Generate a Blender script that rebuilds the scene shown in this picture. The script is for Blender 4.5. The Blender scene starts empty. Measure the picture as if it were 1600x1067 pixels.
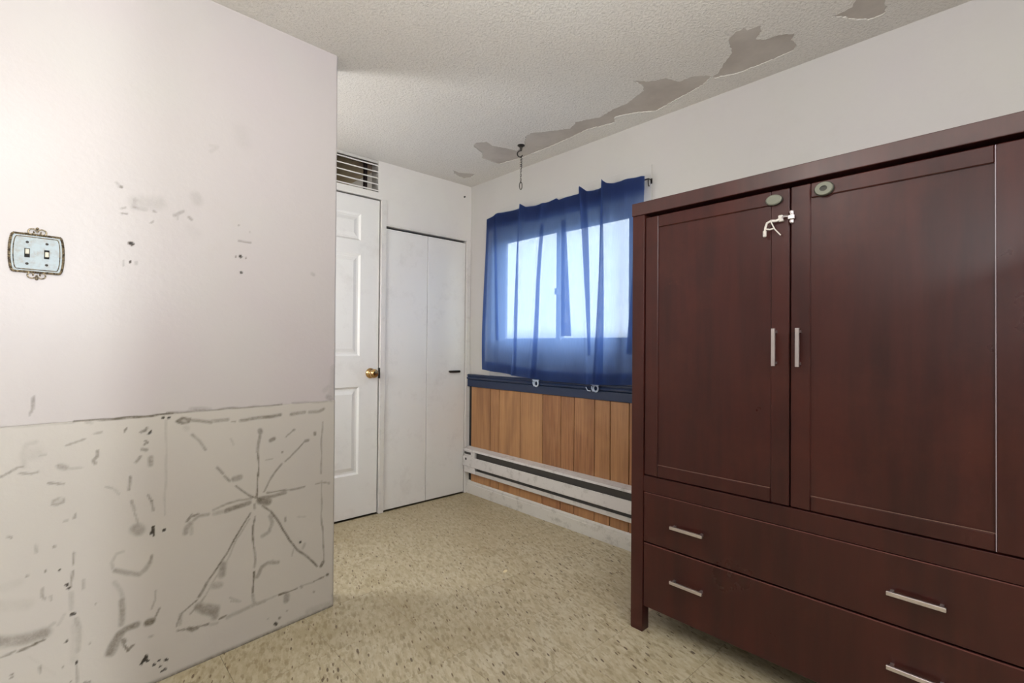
import bpy, bmesh, math, random
import numpy as np
from mathutils import Vector, Matrix, noise
from mathutils.geometry import tessellate_polygon
random.seed(7)
sc = bpy.context.scene
R = math.radians

# ---------------------------------------------------------------- camera
CAM = Vector((-2.289, -2.931, 1.085))
yaw, pit, rol = R(42.863), R(0.637), R(0.486)
fw = Vector((math.sin(yaw)*math.cos(pit), math.cos(yaw)*math.cos(pit), math.sin(pit)))
r0 = Vector((math.cos(yaw), -math.sin(yaw), 0)); u0 = r0.cross(fw)
ri = math.cos(rol)*r0 + math.sin(rol)*u0; up = -math.sin(rol)*r0 + math.cos(rol)*u0
cd = bpy.data.cameras.new('camera'); co = bpy.data.objects.new('camera', cd); sc.collection.objects.link(co)
m = Matrix((ri, up, -fw)).transposed().to_4x4(); m.translation = CAM; co.matrix_world = m
cd.sensor_width = 36; cd.lens = 771.0/1600*36; cd.clip_start = .02
sc.camera = co

# ---------------------------------------------------------------- world, lights, exposure
wd = bpy.data.worlds.new('overcast_sky'); sc.world = wd; wd.use_nodes = True
wn = wd.node_tree; bg = wn.nodes['Background']
tc = wn.nodes.new('ShaderNodeTexCoord'); sx = wn.nodes.new('ShaderNodeSeparateXYZ'); cr = wn.nodes.new('ShaderNodeValToRGB')
wn.links.new(tc.outputs['Generated'], sx.inputs[0]); wn.links.new(sx.outputs['Z'], cr.inputs[0]); wn.links.new(cr.outputs[0], bg.inputs['Color'])
cr.color_ramp.elements[0].position = 0.0; cr.color_ramp.elements[0].color = (.15, .155, .145, 1)
cr.color_ramp.elements[1].position = .04; cr.color_ramp.elements[1].color = (.88, .93, 1, 1)
bg.inputs['Strength'].default_value = 5.0

def light(name, typ, loc, energy, col, size=.1, sizey=None, aim=None):
    l = bpy.data.lights.new(name, typ); l.energy = energy; l.color = col
    o = bpy.data.objects.new(name, l); sc.collection.objects.link(o); o.location = loc
    if typ == 'AREA':
        l.size = size
        if sizey: l.shape = 'RECTANGLE'; l.size_y = sizey
        if aim is not None: o.rotation_euler = (Vector(aim)-Vector(loc)).to_track_quat('-Z', 'Y').to_euler()
    else: l.shadow_soft_size = size
    return o
light('ceiling_lamp_light', 'POINT', (-2.35, -2.05, 2.0), 11, (1, .97, .93), .12)
light('rear_fill_light', 'AREA', (-2.0, -4.1, 2.05), 34, (.95, .98, 1), 2.2, .4, (-1.3, -1.6, .3))  # added soft fill from behind the camera, no window there
light('left_fill_light', 'AREA', (-4.3, -2.6, 1.7), 8, (.93, .97, 1), 1.4, 1.2, (-1.5, -2.0, 1.6))  # added weak fill from the left, that wall has no opening
light('ceiling_bounce_fill', 'AREA', (-2.0, -2.9, 1.45), 32, (.94, .98, 1), .5, .5, (-1.9, -2.5, 2.3))  # added upward fill that brightens the ceiling and the whole room
light('corridor_fill_light', 'POINT', (-1.95, -.42, 1.35), 33, (.96, .985, 1), .12)  # added fill to lift the closet doors and the far floor
light('wall_strip_fill', 'POINT', (-3.0, -6.0, .6), 330, (.93, .97, 1), .05)  # added source that throws the bright strip on the partition's left end
sc.view_settings.view_transform = 'Standard'; sc.view_settings.look = 'None'
sc.view_settings.gamma = 1; sc.view_settings.use_curve_mapping = False
sc.view_settings.exposure = 0.0

# ---------------------------------------------------------------- helpers
def link(o, parent=None):
    sc.collection.objects.link(o)
    if parent is not None: o.parent = parent
    return o
def obj(name, bm, mat, parent=None, smooth=False, loc=None):
    me = bpy.data.meshes.new(name); bm.normal_update(); bm.to_mesh(me); bm.free()
    if smooth:
        me.shade_smooth()
    me.materials.append(mat)
    o = bpy.data.objects.new(name, me); link(o, parent)
    if loc: o.location = loc
    return o
def thing(name, label, cat, loc=(0, 0, 0), rz=0, group=None):
    o = bpy.data.objects.new(name, None); link(o); o.location = loc; o.rotation_euler = (0, 0, rz)
    o.empty_display_size = .05
    o['label'] = label; o['category'] = cat
    if group: o['group'] = group
    return o
def tag(o, label, cat, group=None):
    o['label'] = label; o['category'] = cat
    if group: o['group'] = group
    return o
def struct(o): o['kind'] = 'structure'; return o
def box(bm, x0, x1, y0, y1, z0, z1, bev=0, seg=1):
    r = bmesh.ops.create_cube(bm, size=1)
    vs = r['verts']
    for v in vs:
        v.co = Vector(((x0+x1)/2+v.co.x*(x1-x0), (y0+y1)/2+v.co.y*(y1-y0), (z0+z1)/2+v.co.z*(z1-z0)))
    if bev:
        es = list({e for v in vs for e in v.link_edges})
        bmesh.ops.bevel(bm, geom=es, offset=bev, segments=seg, affect='EDGES', profile=.5)
def bx(*a, **k):
    bm = bmesh.new(); box(bm, *a, **k); return bm
def tube(bm, pts, rad, n=8, cap=True):
    pts = [Vector(p) for p in pts]; rings = []
    rads = rad if isinstance(rad, (list, tuple)) else [rad]*len(pts)
    prev = None
    for i, p in enumerate(pts):
        t = (pts[min(i+1, len(pts)-1)]-pts[max(i-1, 0)]).normalized()
        if prev is None:
            a = t.orthogonal().normalized()
        else:
            a = (prev-t*prev.dot(t)).normalized()
        prev = a; b = t.cross(a)
        rings.append([bm.verts.new(p+(a*math.cos(2*math.pi*k/n)+b*math.sin(2*math.pi*k/n))*rads[i]) for k in range(n)])
    for i in range(len(rings)-1):
        for k in range(n):
            bm.faces.new((rings[i][k], rings[i][(k+1) % n], rings[i+1][(k+1) % n], rings[i+1][k]))
    if cap:
        bm.faces.new(rings[0][::-1]); bm.faces.new(rings[-1])
def lathe(bm, prof, axis_o, axis_d, n=24):
    o = Vector(axis_o); d = Vector(axis_d).normalized(); a = d.orthogonal().normalized(); b = d.cross(a)
    rings = []
    for (r, h) in prof:
        rings.append([bm.verts.new(o+d*h+(a*math.cos(2*math.pi*k/n)+b*math.sin(2*math.pi*k/n))*max(r, 1e-5)) for k in range(n)])
    for i in range(len(rings)-1):
        for k in range(n):
            bm.faces.new((rings[i][k], rings[i][(k+1) % n], rings[i+1][(k+1) % n], rings[i+1][k]))
    bm.faces.new(rings[0][::-1]); bm.faces.new(rings[-1])
def prism_y(bm, prof, y0, y1):           # profile (x,z) extruded along y
    a = [bm.verts.new((x, y0, z)) for x, z in prof]; b = [bm.verts.new((x, y1, z)) for x, z in prof]
    n = len(prof)
    for i in range(n): bm.faces.new((a[i], a[(i+1) % n], b[(i+1) % n], b[i]))
    bm.faces.new(a[::-1]); bm.faces.new(b)
    bmesh.ops.recalc_face_normals(bm, faces=bm.faces)

# ---------------------------------------------------------------- materials
def L(h):                                # sRGB 0-255 -> linear
    return tuple((c/255/12.92 if c/255 < .04045 else ((c/255+.055)/1.055)**2.4) for c in h)+(1,)
class Mat:
    def __init__(s, name, col=(200, 200, 200), rough=.5, metal=0, spec=.5):
        s.m = bpy.data.materials.new(name); s.m.use_nodes = True; s.t = s.m.node_tree; s.n = s.t.nodes
        s.b = s.n['Principled BSDF']; s.b.inputs['Base Color'].default_value = L(col); s.b.inputs['Roughness'].default_value = rough
        s.b.inputs['Metallic'].default_value = metal; s.b.inputs['Specular IOR Level'].default_value = spec
        s.tc = s.n.new('ShaderNodeTexCoord'); s.cur = None
        s.col = s.rgb(col)
    def l(s, a, b): s.t.links.new(a, b); return s
    def rgb(s, c):
        n = s.n.new('ShaderNodeRGB'); n.outputs[0].default_value = L(c); return n.outputs[0]
    def map(s, scale=(1, 1, 1), rot=(0, 0, 0), src='Object', rnd=False):
        mp = s.n.new('ShaderNodeMapping'); mp.inputs['Scale'].default_value = scale; mp.inputs['Rotation'].default_value = rot
        out = s.tc.outputs[src]
        if rnd:
            oi = s.n.new('ShaderNodeObjectInfo'); mu = s.n.new('ShaderNodeMath'); mu.operation = 'MULTIPLY'; mu.inputs[1].default_value = 37.
            s.l(oi.outputs['Random'], mu.inputs[0]); va = s.n.new('ShaderNodeVectorMath'); va.operation = 'ADD'
            s.l(out, va.inputs[0]); s.l(mu.outputs[0], va.inputs[1]); out = va.outputs[0]
        s.l(out, mp.inputs[0]); return mp.outputs[0]
    def noise(s, scale=5, detail=4, vec=None, rough=.6, dist=0):
        n = s.n.new('ShaderNodeTexNoise'); n.inputs['Scale'].default_value = scale; n.inputs['Detail'].default_value = detail
        n.inputs['Roughness'].default_value = rough; n.inputs['Distortion'].default_value = dist
        s.l(vec if vec is not None else s.tc.outputs['Object'], n.inputs['Vector']); return n.outputs['Fac']
    def ramp(s, fac, a, b, ca=(0, 0, 0, 1), cb=(1, 1, 1, 1)):
        n = s.n.new('ShaderNodeValToRGB'); n.color_ramp.elements[0].position = a; n.color_ramp.elements[1].position = b
        n.color_ramp.elements[0].color = ca; n.color_ramp.elements[1].color = cb; s.l(fac, n.inputs[0]); return n.outputs[0]
    def mix(s, fac, a, b, mode='MIX'):
        n = s.n.new('ShaderNodeMix'); n.data_type = 'RGBA'; n.blend_type = mode
        if isinstance(fac, (int, float)): n.inputs[0].default_value = fac
        else: s.l(fac, n.inputs[0])
        for v, i in ((a, 6), (b, 7)):
            if isinstance(v, tuple): n.inputs[i].default_value = v
            else: s.l(v, n.inputs[i])
        return n.outputs[2]
    def mul(s, a, b):
        n = s.n.new('ShaderNodeMath'); n.operation = 'MULTIPLY'
        for v, i in ((a, 0), (b, 1)):
            if isinstance(v, (int, float)): n.inputs[i].default_value = v
            else: s.l(v, n.inputs[i])
        return n.outputs[0]
    def over(s, fac, c): s.col = s.mix(fac, s.col, L(c)); return s
    def bump(s, h, dist=.001, strength=1):
        n = s.n.new('ShaderNodeBump'); n.inputs['Distance'].default_value = dist; n.inputs['Strength'].default_value = strength
        s.l(h, n.inputs['Height'])
        if s.cur is not None: s.l(s.cur, n.inputs['Normal'])
        s.cur = n.outputs[0]; return s
    def done(s):
        s.l(s.col, s.b.inputs['Base Color'])
        if s.cur is not None: s.l(s.cur, s.b.inputs['Normal'])
        return s.m

def paint(name, col, rough=.5, dirt=.25, dcol=(150, 140, 128), dscale=3, bump=.0006, blot=(212, 202, 206)):
    m = Mat(name, col, rough)
    m.over(m.mul(m.ramp(m.noise(1.3, 3), .4, .7), .55), blot)
    if dirt: m.over(m.mul(m.ramp(m.noise(dscale, 8, rough=.75), .52, .76), dirt), dcol)
    m.bump(m.noise(60, 3), bump); return m.done()
M_wall = paint('wall_paint', (190, 186, 180), .42, .12, blot=(190, 181, 183))
M_closet = paint('closet_wall_paint', (220, 216, 210), .45, .1)
M_door = paint('door_paint', (222, 220, 216), .38, .28, (165, 158, 150), 5, .0004, (222, 216, 214))
M_trim = paint('trim_paint', (214, 211, 204), .4, .3, (140, 130, 118), 14, .0006)
M_heater = paint('heater_enamel', (205, 200, 196), .42, .7, (120, 112, 104), 16, .0008, (198, 192, 192))
M_base = paint('baseboard_paint', (200, 196, 188), .45, .8, (118, 110, 98), 12, .0008, (196, 190, 186))
M_navy = paint('navy_gloss_paint', (27, 42, 72), .3, .25, (60, 72, 95), 30, .0008, (22, 36, 64))
M_dark = Mat('dark_void', (22, 20, 19), .8).done()
M_gap = Mat('heater_fins_dark', (74, 70, 66), .6, .3).done()
M_floor_base = Mat('floor_adhesive', (84, 74, 56), .9).done()

def wall_dirty():
    m = Mat('partition_paint', (184, 177, 175), .36)
    m.over(m.mul(m.ramp(m.noise(1.1, 2), .42, .66), .5), (183, 172, 175))
    m.over(m.mul(m.ramp(m.noise(2.3, 2), .5, .7), .35), (184, 182, 176))
    at = m.n.new('ShaderNodeVertexColor'); at.layer_name = 'wear'
    sp = m.n.new('ShaderNodeSeparateColor'); m.l(at.outputs['Color'], sp.inputs[0])
    low = m.rgb((185, 179, 171)); lowm = m.mix(m.mul(m.ramp(m.noise(2.0, 3), .4, .7), .6), low, L((180, 173, 169)))
    m.col = m.mix(sp.outputs[2], m.col, lowm)
    m.over(m.mul(m.ramp(m.noise(4, 8, rough=.75), .58, .8), .25), (172, 162, 150))
    grain = m.mul(m.ramp(m.noise(90, 4, rough=.7), .3, .62, (.6, .6, .6, 1)), m.ramp(m.noise(17, 4, rough=.7), .3, .65, (.6, .6, .6, 1)))
    m.over(m.mul(sp.outputs[0], m.mul(grain, 1.4)), (100, 92, 80))
    m.over(sp.outputs[1], (38, 32, 28))
    m.bump(m.noise(45, 3), .0007); m.bump(m.noise(3, 2), .004, .5)
    inv = m.n.new('ShaderNodeMath'); inv.operation = 'SUBTRACT'; inv.inputs[0].default_value = 1; m.l(sp.outputs[1], inv.inputs[1])
    m.bump(inv.outputs[0], .002)
    return m.done()
M_part = wall_dirty()

def ceiling_mat():
    m = Mat('stippled_ceiling', (214, 208, 200), .9, 0, .2)
    m.over(m.mul(m.ramp(m.noise(.9, 3), .4, .7), .6), (218, 215, 209))
    n1 = m.noise(95, 4, rough=.6, dist=.5); m.over(m.mul(m.ramp(n1, .3, .5, (1, 1, 1, 1), (0, 0, 0, 1)), .22), (150, 142, 132))
    m.bump(n1, .0055, 1); return m.done()
M_ceil = ceiling_mat()
m = Mat('bare_ceiling_plaster', (188, 180, 171), .85, 0, .2); m.over(m.mul(m.ramp(m.noise(4, 4), .38, .62), .8), (170, 160, 151)); m.bump(m.noise(20, 3), .001); M_peel = m.done()

def tile_mat():
    m = Mat('flecked_vinyl_tile', (184, 171, 141), .42)
    v = m.map((1, 1, 1), (0, 0, R(20)), rnd=True)
    def st(sx, sy):
        mp = m.n.new('ShaderNodeMapping'); mp.inputs['Scale'].default_value = (sx, sy, 40); m.l(v, mp.inputs[0]); return mp.outputs[0]
    m.over(m.ramp(m.noise(1, 4, st(58, 20)), .42, .6), (200, 190, 164))
    m.over(m.mul(m.ramp(m.noise(1, 3, st(75, 26)), .52, .64), .8), (158, 143, 112))
    def fleck(sx, sy, thr, r, col, k):
        vo = m.n.new('ShaderNodeTexVoronoi'); vo.inputs['Scale'].default_value = 1; m.l(st(sx, sy), vo.inputs['Vector'])
        s2 = m.n.new('ShaderNodeSeparateColor'); m.l(vo.outputs['Color'], s2.inputs[0])
        a = m.ramp(s2.outputs[0], thr-.01, thr, (1, 1, 1, 1), (0, 0, 0, 1)); b = m.ramp(vo.outputs['Distance'], r-.06, r, (1, 1, 1, 1), (0, 0, 0, 1))
        m.over(m.mul(m.mul(a, b), k), col)
    fleck(62, 27, .30, .42, (146, 130, 100), .55)
    fleck(58, 25, .22, .42, (208, 199, 174), .5)
    fleck(95, 26, .16, .30, (96, 74, 52), .9)
    fleck(60, 19, .07, .27, (78, 58, 42), .9)
    oi = m.n.new('ShaderNodeObjectInfo'); m.over(m.mul(oi.outputs['Random'], .12), (168, 150, 112))
    ge = m.n.new('ShaderNodeNewGeometry')
    gr = m.n.new('ShaderNodeTexNoise'); gr.inputs['Scale'].default_value = 2.2; gr.inputs['Detail'].default_value = 6; m.l(ge.outputs['Position'], gr.inputs['Vector'])
    m.over(m.mul(m.ramp(gr.outputs['Fac'], .5, .75), .45), (138, 118, 78))
    # worn yellow-brown traffic grime near the closet doors
    sx = m.n.new('ShaderNodeSeparateXYZ'); m.l(ge.outputs['Position'], sx.inputs[0])
    mr = m.n.new('ShaderNodeMapRange'); mr.inputs['From Min'].default_value = -1.4; mr.inputs['From Max'].default_value = -.05; m.l(sx.outputs['Y'], mr.inputs['Value'])
    m.over(m.mul(mr.outputs[0], .42), (140, 120, 80))
    m.bump(m.noise(30, 2), .0006); m.bump(m.noise(5, 2), .002, .4)
    return m.done()
M_tile = tile_mat()

def plank_mat():
    m = Mat('oak_panelling', (166, 118, 80), .38)
    g = m.noise(1, 6, m.map((60, 60, 2.2), rnd=True), .65, .6)
    m.over(m.ramp(g, .35, .62), (138, 92, 60))
    m.over(m.mul(m.ramp(m.noise(1, 8, m.map((240, 240, 5), rnd=True)), .5, .65), .6), (104, 66, 42))
    m.over(m.mul(m.ramp(m.noise(3, 3), .5, .7), .4), (188, 142, 98))
    oi = m.n.new('ShaderNodeObjectInfo')
    m.over(m.mul(m.ramp(oi.outputs['Random'], .3, 1), .55), (190, 144, 96)); m.over(m.mul(m.ramp(m.noise(1, 3, m.map((9, 9, 1.2), rnd=True)), .5, .68), .6), (120, 78, 50))
    m.bump(g, .0008); return m.done()
M_plank = plank_mat()

def cherry():
    m = Mat('dark_cherry_veneer', (64, 28, 24), .34, 0, .4)
    m.over(m.ramp(m.noise(1, 5, m.map((14, 14, 1.5))), .4, .65), (50, 22, 20))
    m.over(m.mul(m.ramp(m.noise(2.2, 6, rough=.7), .5, .75), .5), (84, 42, 32))
    m.over(m.mul(m.ramp(m.noise(9, 8, rough=.8), .66, .78), .4), (112, 66, 54))
    m.bump(m.noise(1, 4, m.map((160, 160, 8))), .0002)
    r = m.ramp(m.noise(3, 6), .3, .7, (.26, .26, .26, 1), (.4, .4, .4, 1)); m.l(r, m.b.inputs['Roughness'])
    return m.done()
M_cherry = cherry()
M_cherry_beam = M_cherry.copy(); M_cherry_beam.node_tree.nodes['Principled BSDF'].inputs['Specular IOR Level'].default_value = .8
M_cherry_dark = Mat('raw_dark_inside', (34, 18, 16), .7).done()
M_steel = Mat('brushed_nickel', (214, 206, 206), .28, .9).done()
M_taupe = Mat('taupe_slat', (128, 112, 102), .6).done()
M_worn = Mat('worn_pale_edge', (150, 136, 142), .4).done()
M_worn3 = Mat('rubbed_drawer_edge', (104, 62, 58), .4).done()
M_lit_lip = Mat('lit_panel_lip', (120, 92, 80), .45).done()  # caught light on the panel lips, put into the colour
M_brass = Mat('polished_brass', (196, 160, 110), .18, 1).done()
M_bronze = Mat('dark_bronze', (62, 58, 54), .38, .8).done()
m = Mat('antiqued_brass', (150, 136, 110), .4, .8); m.over(m.ramp(m.noise(160, 3), .45, .6), (84, 74, 62)); M_antique = m.done()
m = Mat('cream_plate', (148, 160, 166), .35); m.over(m.mul(m.ramp(m.noise(60, 5), .45, .7), .6), (132, 122, 98)); M_plate = m.done()
M_toggle = Mat('ivory_toggle', (190, 184, 166), .35).done()
M_grayplastic = Mat('grey_plastic', (112, 112, 98), .45).done()
M_darkplastic = Mat('dark_rim_plastic', (50, 48, 40), .5).done()
M_clear = Mat('cloudy_plastic', (178, 188, 204), .3).done()
M_white = Mat('white_plastic', (205, 198, 190), .4).done()
M_vinyl = Mat('white_vinyl', (214, 216, 220), .4).done()
M_chip = Mat('cream_chip', (226, 212, 176), .7).done()
m = Mat('tan_room_beyond', (158, 138, 104), .8); m.over(m.ramp(m.noise(4, 2), .45, .6), (120, 92, 70)); M_tan = m.done()

def glass():
    m = bpy.data.materials.new('window_glass'); m.use_nodes = True; t = m.node_tree; n = t.nodes; n.remove(n['Principled BSDF'])
    a = n.new('ShaderNodeBsdfTransparent'); g = n.new('ShaderNodeBsdfGlossy'); g.inputs['Roughness'].default_value = .03
    mx = n.new('ShaderNodeMixShader'); mx.inputs[0].default_value = .05
    a.inputs[0].default_value = (.93, .96, .96, 1)
    t.links.new(a.outputs[0], mx.inputs[1]); t.links.new(g.outputs[0], mx.inputs[2]); t.links.new(mx.outputs[0], n['Material Output'].inputs[0])
    return m
M_glass = glass()
def cloth():
    m = bpy.data.materials.new('sheer_navy_cotton'); m.use_nodes = True; t = m.node_tree; n = t.nodes; n.remove(n['Principled BSDF'])
    lk = t.links.new
    tcn = n.new('ShaderNodeTexCoord'); mp = n.new('ShaderNodeMapping'); mp.inputs['Scale'].default_value = (1, 420, 14); lk(tcn.outputs['Object'], mp.inputs[0])
    no = n.new('ShaderNodeTexNoise'); no.inputs['Scale'].default_value = 1; no.inputs['Detail'].default_value = 3; lk(mp.outputs[0], no.inputs['Vector'])
    rp = n.new('ShaderNodeMapRange'); rp.inputs['From Min'].default_value = .3; rp.inputs['From Max'].default_value = .7
    rp.inputs['To Min'].default_value = .13; rp.inputs['To Max'].default_value = .23; lk(no.outputs['Fac'], rp.inputs['Value'])
    di = n.new('ShaderNodeBsdfDiffuse'); di.inputs[0].default_value = L((34, 40, 60))
    tr = n.new('ShaderNodeBsdfTranslucent'); tr.inputs[0].default_value = (.16, .25, .47, 1)
    ad = n.new('ShaderNodeAddShader'); lk(di.outputs[0], ad.inputs[0]); lk(tr.outputs[0], ad.inputs[1])
    tp = n.new('ShaderNodeBsdfTransparent'); tp.inputs[0].default_value = (.9, .94, 1, 1)
    mx = n.new('ShaderNodeMixShader'); lk(rp.outputs[0], mx.inputs[0]); lk(ad.outputs[0], mx.inputs[1]); lk(tp.outputs[0], mx.inputs[2]); lk(mx.outputs[0], n['Material Output'].inputs[0])
    return m
M_cloth = cloth()

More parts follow.
